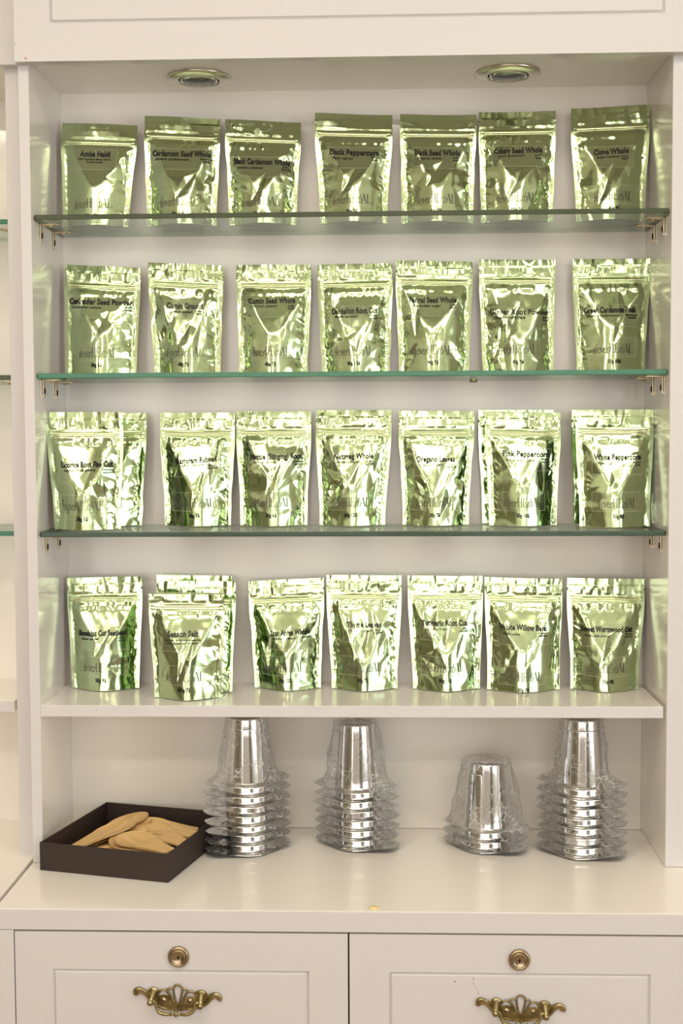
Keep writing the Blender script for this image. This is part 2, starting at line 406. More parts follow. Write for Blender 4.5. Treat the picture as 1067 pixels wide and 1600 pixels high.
# chips in the lacquer of the overhead door
for (cx, cz, r) in ((0.0158, 0.0046, .0014), (0.0012, 0.0245, .0009)):
    bm = bmesh.new()
    g = bmesh.ops.create_circle(bm, cap_ends=True, segments=9, radius=r)
    for i, v in enumerate(g['verts']):
        k = 1 + .35 * math.sin(i * 2.3); v.co = Vector((v.co.x * k * 1.1 + cx, -0.0003, v.co.y * k + cz))
    bm_obj('chip', bm, MT['raw_edge'], odoor)

# counters
def countertop(x0, x1, y0, y1, z, label):
    bm = bmesh.new(); bx(bm, x0, x1, y0, y1, z - .0285, z, bevel=0.0012)
    o = darken_front(bm_obj('countertop', bm, [MT['lacquer'], MT['front']])); tag(o, label, 'countertop'); return o
countertop(-0.0160, 0.945, YF - 0.0, D + .02, Z_K, 'glossy cream white countertop under the main display cabinet')
countertop(-0.97, -0.0200, YF + YN, D + .02 + YN, Z_K + .0015, 'cream white countertop of the neighbouring unit, at the far left')

# handle -------------------------------------------------------------
def make_handle():
    K = 0.000131
    def H(zx, zy, y=0.0): return ((zx - 543) * K, -y, (270 - zy) * K)
    outline = [(100,235),(96,198),(115,162),(150,152),(200,165),(225,192),(250,180),(262,160),(300,148),(345,165),(360,200),(352,235),(400,225),(450,235),(490,290),(545,302),(590,290),(622,250),(662,238),(715,245),(714,200),(737,178),(780,170),(825,185),(842,215),(866,210),(900,192),(950,197),(985,225),(990,265),(970,284),(945,268),(915,248),(880,278),(840,322),(790,355),(720,372),(640,384),(530,392),(430,384),(350,364),(290,327),(250,287),(205,237),(160,217),(130,242)]
    bm = bmesh.new()
    vs = [bm.verts.new(H(a, b, 0.0006)) for a, b in outline]
    f = bm.faces.new(vs)
    r = bmesh.ops.extrude_face_region(bm, geom=[f])
    nv = [v for v in r['geom'] if isinstance(v, bmesh.types.BMVert)]
    for v in nv: v.co.y -= 0.0022
    c = sum((v.co for v in nv), Vector()) / len(nv)
    ef = [g for g in r['geom'] if isinstance(g, bmesh.types.BMFace)]
    bmesh.ops.bevel(bm, geom=[e for g in ef for e in g.edges], offset=0.0008, segments=2, affect='EDGES')
    # raised scrolls at the tips and lobes
    tube(bm, [H(112, 215, .003), H(118, 178, .0034), H(155, 165, .0036), H(205, 185, .003), H(232, 225, .003), H(290, 300, .003), H(350, 340, .003), H(440, 368, .003)], [.0022, .0024, .0024, .0018, .0012, .001, .001, .0008])
    tube(bm, [H(976, 262, .003), H(966, 222, .0034), H(930, 205, .0036), H(880, 222, .003), H(850, 262, .003), H(800, 325, .003), H(730, 352, .003), H(640, 370, .003)], [.0022, .0024, .0024, .0018, .0012, .001, .001, .0008])
    for cx, cy in ((303, 180), (782, 200)): ball(bm, H(cx, cy, .003), .0062, 1, .45, .75)
    for cx, cy in ((234, 190), (850, 222)): ball(bm, H(cx, cy, .003), .0018, .8, .8, 1.8)
    # shell fan
    for pts in ([(525,300),(508,225),(500,165),(512,132),(543,120),(578,134),(590,165),(580,225),(560,300)],
                [(500,300),(462,225),(432,185),(452,160),(490,158),(505,190)],
                [(585,300),(612,235),(640,190),(628,165),(598,160),(585,195)],
                [(360,205),(368,182),(400,172),(440,186),(475,235),(510,300)],
                [(715,215),(706,192),(672,184),(640,200),(612,245),(585,300)]):
        tube(bm, [H(a, b, .0022) for a, b in pts], .0013, 8)
    plate = bm_obj('drawer_handle', bm, MT['brass'], None)
    tag(plate, 'antique brass shell-shaped handle with hanging bail')
    for (ax, ay), (cx, cy) in (((303, 190), (283, 262)), ((782, 210), (784, 288))):
        bm = bmesh.new()
        tube(bm, [H(ax, ay, .003), H((ax + cx) / 2, (ay + cy) / 2, .010), H(cx, cy, .015)], [.0044, .0036, .0038], 14)
        ball(bm, H(cx, cy + 2, .0155), .0042)
        bm_obj('handle_post', bm, MT['brass'], plate)
    bm = bmesh.new()
    tube(bm, [H(288, 268, .0145), H(318, 255, .013), H(338, 285, .013), H(345, 325, .014), H(372, 362, .015), H(425, 378, .0155), H(480, 380, .0155), H(545, 384, .0155), H(600, 380, .0155), H(655, 376, .0155), H(700, 355, .015), H(722, 320, .014), H(732, 282, .013), H(752, 262, .013), H(780, 285, .0145)],
         [.0012, .0016, .0018, .0018, .0022, .0024, .0016, .0016, .0016, .0024, .0022, .0018, .0018, .0016, .0012])
    ball(bm, H(543, 372, .0165), .0034, .9, .9, 1.25); ball(bm, H(543, 340, .0160), .0014)
    for cx in (488, 598): ball(bm, H(cx, 372, .0160), .0024, .75, .9, 1.15)
    bm_obj('handle_bail', bm, MT['brass'], plate)
    for cx, cy in ((402, 280), (668, 286)):
        bm = bmesh.new()
        lathe(bm, [(.0002, .0044), (.0030, .0040), (.0038, .0028)], 18, axis='Y', c=H(cx, cy), cap=False)
        for a in (.5, .5 + math.pi / 2):
            p = Vector(H(cx, cy)); dx, dz = math.cos(a) * .002, math.sin(a) * .002
            tube(bm, [p + Vector((-dx, -.0044, -dz)), p + Vector((dx, -.0044, dz))], .0004, 5, mi=1)
        bm_obj('screw', bm, [MT['lock'], MT['dark']], plate)
    return plate

def make_lock():
    bm = bmesh.new()
    lathe(bm, [(.0142, .0003), (.0142, .0020), (.0128, .0042), (.0110, .0046), (.0102, .0034), (.0098, .0034), (.0096, .0056), (.0086, .0062), (.0080, .0050), (.0076, .0046), (.0003, .0046)], 48, axis='Y', cap=False)
    o = bm_obj('drawer_lock', bm, MT['lock']); tag(o, 'round bronze cylinder lock with a keyhole')
    bm = bmesh.new()
    pts = [(0, .0036), (.0007, .0014), (.0018, .0006), (.0016, -.0006), (.0006, -.0010), (.0007, -.0032), (-.0005, -.0036), (-.0006, -.0010), (-.0017, -.0004), (-.0015, .0008), (-.0006, .0014)]
    bm.faces.new([bm.verts.new((a, -.0049, b)) for a, b in pts])
    bm_obj('keyhole', bm, MT['dark'], o)
    return o

bc = empty('base_cabinet', (0, YF, 0)); tag(bc, 'white base cabinet with two drawers under the countertop', 'cabinet')
ZA = Z_K - .0288      # underside of the countertop slab
bm = bmesh.new()
bx(bm, -.0160, .0088, 0, .018, 0.08, ZA)              # left stile
bx(bm, .8950, .945, 0, .018, 0.08, ZA)
bx(bm, .0088, .8950, 0, .018, 0.08, .60)              # rail below the drawers
bx(bm, -.0160, .945, .03, .34, 0.0, .08)
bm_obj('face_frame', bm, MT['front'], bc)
bm = bmesh.new()
bx(bm, .0088, .8950, .022, .36, .60, ZA - .0004)              # dark inside of the carcass seen in the gaps
bm_obj('carcass', bm, MT['gap'], bc)
handle0, lock0 = make_handle(), make_lock()
for i, (a, b, lx, hx, hz) in enumerate(((.0103, .4497, .2272, .2257, .7825), (.4519, .8935, .6730, .6750, .7730))):
    bm = bmesh.new()
    gxl, gxr = (.0592, .3990) if i == 0 else (.5030, .8435)
    groove_panel(bm, a, b, .605, .8712, 0.0, gxl, gxr, .655, .8212, .018)
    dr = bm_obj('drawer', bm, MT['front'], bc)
    l = lock0 if i == 0 else copy_tree(lock0); l.parent = dr; l.location = (lx, 0.0, .8397)
    h = handle0 if i == 0 else copy_tree(handle0); h.parent = dr; h.location = (hx, 0.0, hz); h.rotation_euler = (0, math.radians(.6), 0)
    if i == 1:
        bm = bmesh.new(); rr = random.Random(3)
        for (cx, cz, r) in [(.5893, .8095, .0012)] + [(.6135 + .0030 * k / 8 + rr.uniform(-.0006, .0006) + (.003 if k > 5 else 0), .8150 - k * .0026, rr.uniform(.0003, .0010)) for k in range(9)]:
            g = bmesh.ops.create_circle(bm, cap_ends=True, segments=7, radius=r)
            for j, v in enumerate(g['verts']):
                v.co = Vector((v.co.x * rr.uniform(.6, 1.3) + cx, -.0003, v.co.y * rr.uniform(.7, 1.6) + cz))
        o = bm_obj('scuff', bm, MT['scuff'], dr); o['label'] = 'small brown scuff marks in the lacquer'
bc2 = empty('base_cabinet', (0, YF + YN, 0)); tag(bc2, 'white base cabinet of the neighbouring unit, below the countertop at the far left', 'cabinet')
box_obj('face_frame', (-.97, -.0200, 0, .018, 0.0, ZA), MT['front'], bc2)

# resin drop on the counter edge
bm = bmesh.new(); ball(bm, (0, 0, 0), .0075, 1, .75, .42, 20)
for v in bm.verts: v.co.z = max(v.co.z, 0)
o = bm_obj('resin_drop', bm, MT['drop'], smooth=True, loc=(0.4842, -0.1690, Z_K + .0001)); tag(o, 'small flat amber drop stuck near the front edge of the countertop', 'drop')

# recessed lights ----------------------------------------------------
def downlight(x, y, rz, label):
    t = empty('recessed_light', (x, y, Z_CEIL), rz); tag(t, label, 'light', 'recessed lights in the niche ceiling')
    bm = bmesh.new()
    lathe(bm, [(.0470, -.0004), (.0468, -.0022), (.0450, -.0034), (.0330, -.0052), (.0305, -.0048), (.0300, -.0008)], 64, cap=False)
    bm_obj('trim_ring', bm, MT['nickel'], t)
    bm = bmesh.new(); lathe(bm, [(.0298, -.0004), (.0288, -.0008), (.0286, -.0040)], 48, cap=False)
    g = bmesh.ops.create_circle(bm, cap_ends=True, segments=40, radius=.029)
    for v in g['verts']: v.co.z -= .0005
    bm_obj('lamp_cup', bm, MT['dark'], t)
    bm = bmesh.new()
    lathe(bm, [(.0275, -.0042), (.0262, -.0064), (.0250, -.0056), (.0248, -.0044)], 48, cap=False)
    bm_obj('bezel', bm, MT['chrome'], t)
    bm = bmesh.new(); lathe(bm, [(.0246, -.0008), (.012, -.0012), (.004, -.0030), (.0003, -.0030)], 32, cap=False)
    bm_obj('reflector', bm, MT['chrome'], t)
    bm = bmesh.new(); lathe(bm, [(.0250, -.0050), (.018, -.0066), (.009, -.0074), (.0003, -.0077)], 40, cap=False)
    bm_obj('lens', bm, MT['lens'], t)
downlight(.2268, .1000, 0, 'round recessed light in the niche ceiling, the left of the two')
downlight(.6820, .0980, .3, 'round recessed light in the niche ceiling, the right of the two')

# ------------------------------------------------------------------ glass shelves and clips
def glass_shelf(x0, x1, y0, y1, z, edge_col, label, edge_a=0.0):
    bm = bmesh.new()
    r = 0.002; n = 4
    prof = []   # front edge pencil-round
    vsT = []
    fs = bx(bm, x0, x1, y0, y1, z - GT, z, bevel=0.0012)
    o = bm_obj('glass_shelf', bm, [MT['glass'], edge_col])
    for p in o.data.polygons: p.material_index = 0 if (abs(p.normal.z) > .9 or p.normal.y > .5) else 1
    tag(o, label, 'shelf'); return o
def edge_mat(n, c):
    M = mat(n, c, 0.22, spec=0.35, coat=0.1)
    add_bump(M, 60, 0.15, 0.001, stretch=(1, 1, 6)); return M
E1 = edge_mat('glass_edge_dim_olive', (0.050, 0.066, 0.030)); E2 = edge_mat('glass_edge_lit_teal', (0.045, 0.190, 0.110)); E3 = edge_mat('glass_edge_dim_green', (0.026, 0.062, 0.036))  # tints painted per pane to show light passing each edge differently
glass_shelf(.0012, NW - .0012, .0125, D - .0006, Z_G1, E1, 'top glass shelf of the main cabinet, edge tinted a dim, barely lit olive')
glass_shelf(.0012, NW - .0012, .0125, D - .0006, Z_G2, E2, 'middle glass shelf of the main cabinet, edge tinted teal as if lit through')
glass_shelf(.0012, NW - .0012, .0125, D - .0006, Z_G3, E3, 'lowest glass shelf of the main cabinet, edge tinted a dim, barely lit green')
NXR = -0.0425
for z, e, w_ in ((Z_G1, E2, 'top'), (Z_G2, E1, 'middle'), (Z_G3, E2, 'lowest')):
    glass_shelf(NXR - NW + .0012, NXR - .0012, YN + .0125, YN + D - .0006, z - .0006, e, '%s glass shelf of the neighbouring cabinet at the left edge' % w_)

def make_bracket():
    """right-angle clip: wall leg with a screw slot, arm under the glass with a rubber button"""
    t = empty('shelf_bracket'); 
    bm = bmesh.new()
    bx(bm, 0, .0022, -.0042, .0042, -.0215, 0, bevel=.0006)
    bx(bm, -.0001, .0022, -.0030, .0030, -.0255, -.0214)
    bx(bm, 0.0022, .0235, -.0042, .0042, -.0020, 0.0, bevel=.0006)
    lathe(bm, [(.0042, -.0020), (.0042, 0.0)], 18, c=(.0235, 0, 0))
    bm_obj('angle_plate', bm, MT['bracket'], t)
    bm = bmesh.new(); lathe(bm, [(.0034, -.0020), (.0030, -.0044), (.0014, -.0050), (.0002, -.0050)], 18, c=(.0150, 0, 0), cap=False); bm_obj('screw', bm, MT['bracket'], t)
    bm = bmesh.new(); bx(bm, .0022, .0034, -.0021, .0021, -.0205, -.0125, bevel=.0005); bm_obj('screw_slot', bm, MT['dark'], t)
    return t
br0 = make_bracket(); first = True
def put_bracket(x, y, z, left, label, group):
    global first
    t = br0 if first else copy_tree(br0); first = False
    t.location = (x, y, z); t.rotation_euler = (0, 0, 0 if left else math.pi)
    tag(t, label, 'bracket', group)
for z, nm in ((Z_G1, 'top'), (Z_G2, 'middle'), (Z_G3, 'lowest')):
    for left in (True, False):
        for y, fb in ((.047, 'front'), (.118, 'rear')):
            if not left and fb == 'rear': y = .113
            put_bracket(.0003 if left else NW - .0003, y, z - GT - .0002, left,
                        'small brass %s bracket at the %s end of the %s glass shelf' % (fb, 'left' if left else 'right', nm), 'brackets under the glass shelves')
for z, nm in ((Z_G1, 'top'), (Z_G2, 'middle')):
    put_bracket(NXR - .0003, YN + .05, z - GT - .0009, False, 'small brass bracket under the %s glass shelf of the neighbouring cabinet' % nm, 'brackets in the neighbouring cabinet')
bm = bmesh.new(); lathe(bm, [(.0062, 0), (.0062, -.0016), (.0050, -.0042), (.0002, -.0046)], 20, cap=True)
o = bm_obj('shelf_button', bm, MT['brass'], smooth=True, loc=(.6335, .125, Z_G2 - GT - .0002)); tag(o, 'brass button under the middle glass shelf, right of the centre', 'button')

# ------------------------------------------------------------------ numpy noise
class Noise:
    def __init__(self, seed):
        self.g = np.random.RandomState(seed).rand(64, 64) * 2 - 1
    def __call__(self, x, y):
        x = np.asarray(x, float); y = np.asarray(y, float)
        i = np.floor(x).astype(int); j = np.floor(y).astype(int); u = x - i; v = y - j
        u = u * u * (3 - 2 * u); v = v * v * (3 - 2 * v); g = self.g
        a = g[i % 64, j % 64]; b = g[(i + 1) % 64, j % 64]; c = g[i % 64, (j + 1) % 64]; d = g[(i + 1) % 64, (j + 1) % 64]
        return (a * (1 - u) + b * u) * (1 - v) + (c * (1 - u) + d * u) * v
def sstep(a, b, x):
    t = np.clip((x - a) / (b - a), 0, 1); return t * t * (3 - 2 * t)
def smin(a, b, k):
    h = np.clip(0.5 + 0.5 * (b - a) / k, 0, 1); return b * (1 - h) + a * h - k * h * (1 - h)

class Pouch:
    """front and back sheets of a stand-up foil pouch as height fields over (s, t)"""
    def __init__(self, w, wb, h, lean, tilt, seed, full=.024, back=.014, crumple=1.0, flat_top=0.0, fold=0.0, leanback=.018, vshift=0.0):
        self.__dict__.update(locals()); self.n = Noise(seed); self.r = np.random.RandomState(seed + 77)
        R = self.r
        self.A = R.uniform(.040, .060); self.tl = R.uniform(-.0035, .0035); self.k = R.uniform(.0010, .0024)
        self.pl = R.uniform(1.25, 1.7)
        self.zt = .80
        self.dents = []
        for i in range(R.randint(2, 5)):
            sgn = R.choice([-1, 1])
            self.dents.append((sgn * R.uniform(.35, .80), R.uniform(.16, .60), R.uniform(.14, .28), R.uniform(.0015, .0045) * crumple, R.uniform(0, math.pi), R.uniform(.35, .9)))
        if crumple > .6: self.dents.append((R.uniform(-.2, .2), R.uniform(.30, .45), R.uniform(.16, .25), R.uniform(.002, .004), R.uniform(.6, 1.0), .5))
        gx, gy = np.meshgrid(np.linspace(-1.1, 1.1, 7), np.linspace(-.08, 1.05, 11))
        P = np.stack([gx.ravel(), gy.ravel()], -1) + R.uniform(-1, 1, (77, 2)) * [.16, .05]
        H = R.uniform(-1, 1, 77)
        tri = delaunay_2d_cdt([Vector(p) for p in P * [.62, 1]], [], [], 0, 1e-6)[2]
        self.tris = [(P[list(f)], H[list(f)]) for f in tri if len(f) == 3]
    def facets(self, s, t):
        out = np.zeros(np.shape(s))
        for p, h in self.tris:
            (ax, ay), (bx_, by), (cx, cy) = p
            det = (by - cy) * (ax - cx) + (cx - bx_) * (ay - cy)
            if abs(det) < 1e-9: continue
            l1 = ((by - cy) * (s - cx) + (cx - bx_) * (t - cy)) / det
            l2 = ((cy - ay) * (s - cx) + (ax - cx) * (t - cy)) / det
            l3 = 1 - l1 - l2
            ins = (l1 >= -1e-6) & (l2 >= -1e-6) & (l3 >= -1e-6)
            out = np.where(ins, l1 * h[0] + l2 * h[1] + l3 * h[2], out)
        return out
    def hw(self, t):
        t = np.asarray(t, float)
        base = self.wb / 2 + (self.w / 2 - self.wb / 2) * sstep(.0, .82, t)
        return base
    def depth(self, s, t):
        s = np.asarray(s, float); t = np.asarray(t, float); n = self.n
        sp = np.clip(np.abs(s) / (.870 + .035 * n(np.sign(s) * 5 + 12, t * 13) * self.crumple), 0, 1)
        core = np.maximum(0, 1 - np.sqrt(sp ** 2 + .02) ** self.pl)
        L = self.full * 1.08 * core * (1.0 - .22 * t) * sstep(.86, .66, t)
        q = (s + .12 * n(t * 3, 9.1))
        P1 = self.A * (.765 - t) + self.tl * q + .0008 + .0010 * n(s * 1.2 + 3, t * 2.2)
        P1 = P1 + .004 * np.abs(q) ** 2
        P1 = -smin(-P1, 0 * P1 - .0007, .0030)
        d = smin(P1, np.maximum(L, .0006), self.k)
        for (s0, t0, r, a, ang, asp) in self.dents:
            ds = (s - s0) * .65; dt = (t - t0)
            u = ds * math.cos(ang) + dt * math.sin(ang); v = -ds * math.sin(ang) + dt * math.cos(ang)
            pyr = np.maximum(0, 1 - np.abs(u) / (r * 1.25) - np.abs(v) / (r * asp))
            d = d - a * pyr * core ** .5
        # crisp facets from nearest random points, strongest in the side lobes
        side_w = (.06 + .94 * sstep(.22, .60, np.abs(s))) * sstep(.76, .62, t) * (1 - sstep(.84, .92, np.abs(s)) * .85)
        d = d + self.facets(s + .05 * n(s * 3, t * 5), t + .03 * n(s * 4 + 9, t * 4)) * .0021 * self.crumple * side_w
        # fine buckles along the side seams
        se = np.exp(-((np.abs(s) - .80) / .09) ** 2) * sstep(.74, .62, t)
        rid = 1 - np.abs(n(s * 7 + 20, t * 26 + s * 5))
        d = d + self.crumple * .0016 * se * (rid - .6)
        # puckers under the zip and vertical ripples in the header
        pk = np.exp(-((t - .745) / .030) ** 2) * (1 - sstep(.8, .95, np.abs(s)))
        d = d + pk * (.0010 + .0009 * self.crumple * n(s * 15 + 4, t * 4))
        hd = sstep(.845, .87, t)
        tri = lambda v: 2 * np.abs(((v + 1) / 4) % 1 * 2 - 1) - 1
        d = d + hd * (1 - self.flat_top) * .0009 * self.facets(tri(s * 2.2 + .3) * .95, .5 + .30 * tri(t * 4)) * (1 - sstep(.9, 1., np.abs(s)))
        rip = (n(s * 9 + 40, t * 7) * .9 + n(s * 12 + 60, t * 17) * .45)
        c_hd = (1 - self.flat_top) * .0006 + .00012
        d = d + hd * (1 - sstep(.94, 1., np.abs(s)) * .7) * (1.0 - .45 * sstep(.935, .95, t)) * c_hd * rip
        d = d + .0005 * (np.exp(-((t - .828) / .007) ** 2) + np.exp(-((t - .800) / .006) ** 2)) * (np.abs(s) < .93)
        d = d + .0004 * sstep(.942, .936, t) * hd + .0002 * np.exp(-((t - .875) / .004) ** 2)
        # gusset seal: a faint ridge across and arcs in the two lower corners
        rc = np.sqrt(((np.abs(s) - .68) / .30) ** 2 + ((t - .0) / .14) ** 2)
        d = d + .0003 * np.exp(-((rc - 1) / .05) ** 2) * (np.abs(s) > .62) + .00025 * np.exp(-((t - .178) / .004) ** 2) * (np.abs(s) > .84)
        d = d + .00022 * n(s * 9 + 7, t * 14 + 3) * core
        edge = 1 - sstep(.93, .995, np.abs(s))
        return (d - .0004) * edge + .0004
    def bdepth(self, s, t):
        sp = np.clip(np.abs(s) / .885, 0, 1)
        edge = 1 - sstep(.93, .995, np.abs(s))
        return (self.back * np.maximum(0, 1 - sp ** 2) * sstep(.80, .1, t) * edge + .0004)
    def place(self, s, t, d):
        """local coordinates, d measured towards the viewer"""
        s = np.asarray(s, float); t = np.asarray(t, float)
        n = self.n
        pin = 1 - .022 * sstep(.78, .5, t) * (1 + n(5.5 + 0 * t, t * 7) * .8 * self.crumple)
        x = s * self.hw(t) * pin + math.tan(math.radians(self.lean)) * t * self.h
        z = t * self.h - math.tan(math.radians(self.tilt)) * x * sstep(.1, 1, t)
        y = -d + self.leanback * t + .0022 * np.sin(s * 2.6 + self.seed) * sstep(.75, 1, t)
        if self.fold:
            k = np.clip(t - (1 - self.fold), 0, 1) * self.h
            z = z - k * .93; y = y + k * .80
        return np.stack([x, y, z], -1)
    def at_xz(self, x, z, off=.0004):
        """point on the front sheet from flat label coordinates"""
        x = np.asarray(x, float); z = np.asarray(z, float)
        t = z / self.h
        s = np.clip(x / self.hw(t), -.995, .995)
        p = self.place(s, t, self.depth(s, t) + off)
        return p

NX, NZ = 72, 124
def pouch_body(P, parent):
    u = np.linspace(-1, 1, NX + 1); s1 = np.sign(u) * (1 - (1 - np.abs(u)) ** 1.12)
    t1 = np.linspace(0, 1, NZ + 1)
    s, t = np.meshgrid(s1, t1)
    F = P.place(s, t, P.depth(s, t)); 
    # tear notches
    for side in (0, NX):
        j = int(round(.905 * NZ)); F[j, side, 0] -= np.sign(F[j, side, 0]) * .0022
    tb = np.linspace(0, 1, 32); sb, tbm = np.meshgrid(s1, t1[::4])
    B = P.place(sb, tbm, -P.bdepth(sb, tbm))
    nb = B.shape[0]
    B[:, 0] = F[::4][:nb, 0]; B[:, -1] = F[::4][:nb, -1]; B[-1] = F[-1]
    F[0, :, 2] = 0.0006; B[0, :, 2] = 0.0006
    vf = F.reshape(-1, 3); vb = B.reshape(-1, 3); C = NX + 1; off = len(vf)
    faces = [(j * C + i, j * C + i + 1, (j + 1) * C + i + 1, (j + 1) * C + i) for j in range(NZ) for i in range(NX)]
    faces += [(off + j * C + i + 1, off + j * C + i, off + (j + 1) * C + i, off + (j + 1) * C + i + 1) for j in range(nb - 1) for i in range(NX)]
    verts = [tuple(v) for v in vf] + [tuple(v) for v in vb]
    # base gusset: domed up underneath
    mid = (F[0] + B[0]) / 2; mid[:, 2] = .0006 + .008 * (1 - s1 ** 2)
    o2 = len(verts); verts += [tuple(v) for v in mid]
    for i in range(NX):
        faces.append((i + 1, i, o2 + i, o2 + i + 1)); faces.append((o2 + i + 1, o2 + i, off + i, off + i + 1))
    return mesh_obj('pouch_body', verts, faces, MT['foil'], parent, smooth=True)

def zip_strip(P, parent):
    """press-to-close track: two low ridges with a toothed line between"""
    n = 150; s = np.linspace(-.86, .86, n)
    tc = P.zt + .014
    prof = [(-.0042, .0001), (-.0034, .0010), (-.0022, .0011), (-.0014, .0004), (-.0006, .0004), (.0000, .0013), (.0010, .0014), (.0020, .0004), (.0030, .0001)]
    rows = []
    for k, (dz, dd) in enumerate(prof):
        t = tc + dz / P.h + 0 * s
        tooth = (.00035 * (np.arange(n) % 2) if k in (3, 4) else 0)
        rows.append(P.place(s, t, P.depth(s, t) + dd + tooth))
    V = np.concatenate(rows); C = n
    faces = [(j * C + i, j * C + i + 1, (j + 1) * C + i + 1, (j + 1) * C + i) for j in range(len(prof) - 1) for i in range(n - 1)]
    return mesh_obj('zip_closure', V, faces, MT['zipper'], parent, smooth=True)

# ---- lettering
def flat_text(txt, bold=0.0, shear=0.0, spacing=1.0):
    cu = bpy.data.curves.new('lettering', 'FONT'); cu.body = txt; cu.size = 1.0; cu.offset = bold; cu.shear = shear
    cu.space_character = spacing; cu.resolution_u = 3
    o = bpy.data.objects.new('lettering', cu); COL.objects.link(o)
    bpy.context.view_layer.update()
    me = bpy.data.meshes.new_from_object(o.evaluated_get(bpy.context.evaluated_depsgraph_get()))
    bm = bmesh.new(); bm.from_mesh(me)
    bmesh.ops.triangulate(bm, faces=bm.faces)
    for _ in range(2):
        es = [e for e in bm.edges if e.calc_length() > .17]
        if es: bmesh.ops.subdivide_edges(bm, edges=es, cuts=1); bmesh.ops.triangulate(bm, faces=bm.faces)
    V = np.array([v.co[:] for v in bm.verts]); Fc = [tuple(v.index for v in f.verts) for f in bm.faces]
    bm.verts.index_update(); Fc = [tuple(v.index for v in f.verts) for f in bm.faces]
    bm.free(); bpy.data.meshes.remove(me); bpy.data.objects.remove(o); bpy.data.curves.remove(cu)
    V = V[:, :2] - [V[:, 0].min(), 0]
    return V, Fc
_tc = {}
def text2d(txt, **k):
    key = (txt, tuple(sorted(k.items())))
    if key not in _tc: _tc[key] = flat_text(txt, **k)
    return _tc[key]

def ribbon(pts, w):
    """flat stroke -> verts, faces; w may vary along the stroke"""
    pts = np.array(pts, float); n = len(pts); w = np.array(w if hasattr(w, '__len__') else [w] * n, float)
    V, Fc = [], []
    for i in range(n):
        d = pts[min(i + 1, n - 1)] - pts[max(i - 1, 0)]; d = d / (np.linalg.norm(d) + 1e-9); nn = np.array([-d[1], d[0]])
        V += [pts[i] + nn * w[i] / 2, pts[i] - nn * w[i] / 2]
    for i in range(n - 1): Fc.append((2 * i, 2 * i + 1, 2 * i + 3, 2 * i + 2))
    return V, Fc
def arc(cx, cy, rx, ry, a0, a1, n=12):
    return [(cx + rx * math.cos(math.radians(a0 + (a1 - a0) * i / n)), cy + ry * math.sin(math.radians(a0 + (a1 - a0) * i / n))) for i in range(n + 1)]
def logo():
    """the shop's wordmark: slanted narrow small letters and tall thin serif capitals"""
    V, Fc = [], []
    def st(pts, w, x0=0, sl=0.0):
        p = [(x0 + a + sl * b, b) for a, b in pts]
        # densify
        q = [p[0]]
        for a, b in zip(p, p[1:]):
            m_ = max(1, int(math.hypot(b[0] - a[0], b[1] - a[1]) / .12))
            q += [(a[0] + (b[0] - a[0]) * k / m_, a[1] + (b[1] - a[1]) * k / m_) for k in range(1, m_ + 1)]
        v, f = ribbon(q, w); i = len(V); V.extend(v); Fc.extend([tuple(i + k for k in g) for g in f])
    SL = .22; x = 0
    st([(.30, 1.0), (.0, .32), (.42, .32)], .035, x, SL); st([(.28, .62), (.28, 0)], .075, x, SL); st([(.18, 0), (.38, 0)], .03, x, SL); x += .46
    for ch in 'ever':
        if ch == 'e': st([(.03, .33)] + [(.29, .36)] + arc(.16, .30, .14, .30, 10, 330), .04, x, SL); x += .34
        elif ch == 'v': st([(.0, .6), (.13, 0), (.30, .62)], .045, x, SL); st([(-.05, .6), (.08, .6)], .025, x, SL); x += .32
        else: st([(.06, .6), (.04, 0)], .05, x, SL); st([(.06, .42), (.16, .58), (.26, .58)], .04, x, SL); st([(-.03, 0), (.12, 0)], .025, x, SL); x += .28
    x += .06
    def serif(cx, y, w=.16): st([(cx - w / 2, y), (cx + w / 2, y)], .028, x)
    for cx in (.06, .44): st([(cx, 0), (cx, 1)], .085, x); serif(cx, .012); serif(cx, .988)
    st([(.06, .52), (.44, .52)], .03, x); x += .60
    st([(.06, 0), (.06, 1)], .085, x); serif(.06, .012); serif(.06, .988)
    st([(.02, .985), (.42, .985), (.43, .80)], .03, x); st([(.06, .52), (.30, .52), (.30, .62), (.30, .42)], .03, x); st([(.02, .015), (.44, .015), (.46, .22)], .03, x); x += .54
    st([(.06, .6), (.04, 0)], .05, x, SL); st([(.06, .42), (.16, .58), (.26, .58)], .04, x, SL); x += .26
    st([(.04, .95), (.04, 0)], .05, x, SL); st(arc(.16, .28, .14, .28, 120, -120), .045, x, SL); x += .40
    st([(.0, 0), (.26, 1.0)], .03, x); st([(.26, 1.0), (.50, 0)], .085, x); st([(.09, .34), (.41, .34)], .03, x); serif(0.0, .012); serif(.50, .012); x += .62
    st([(.06, 0), (.06, 1)], .085, x); serif(.06, .012); serif(.06, .988); st([(.02, .015), (.44, .015), (.46, .24)], .03, x); x += .46
    return np.array(V), Fc, x
LOGO = logo()

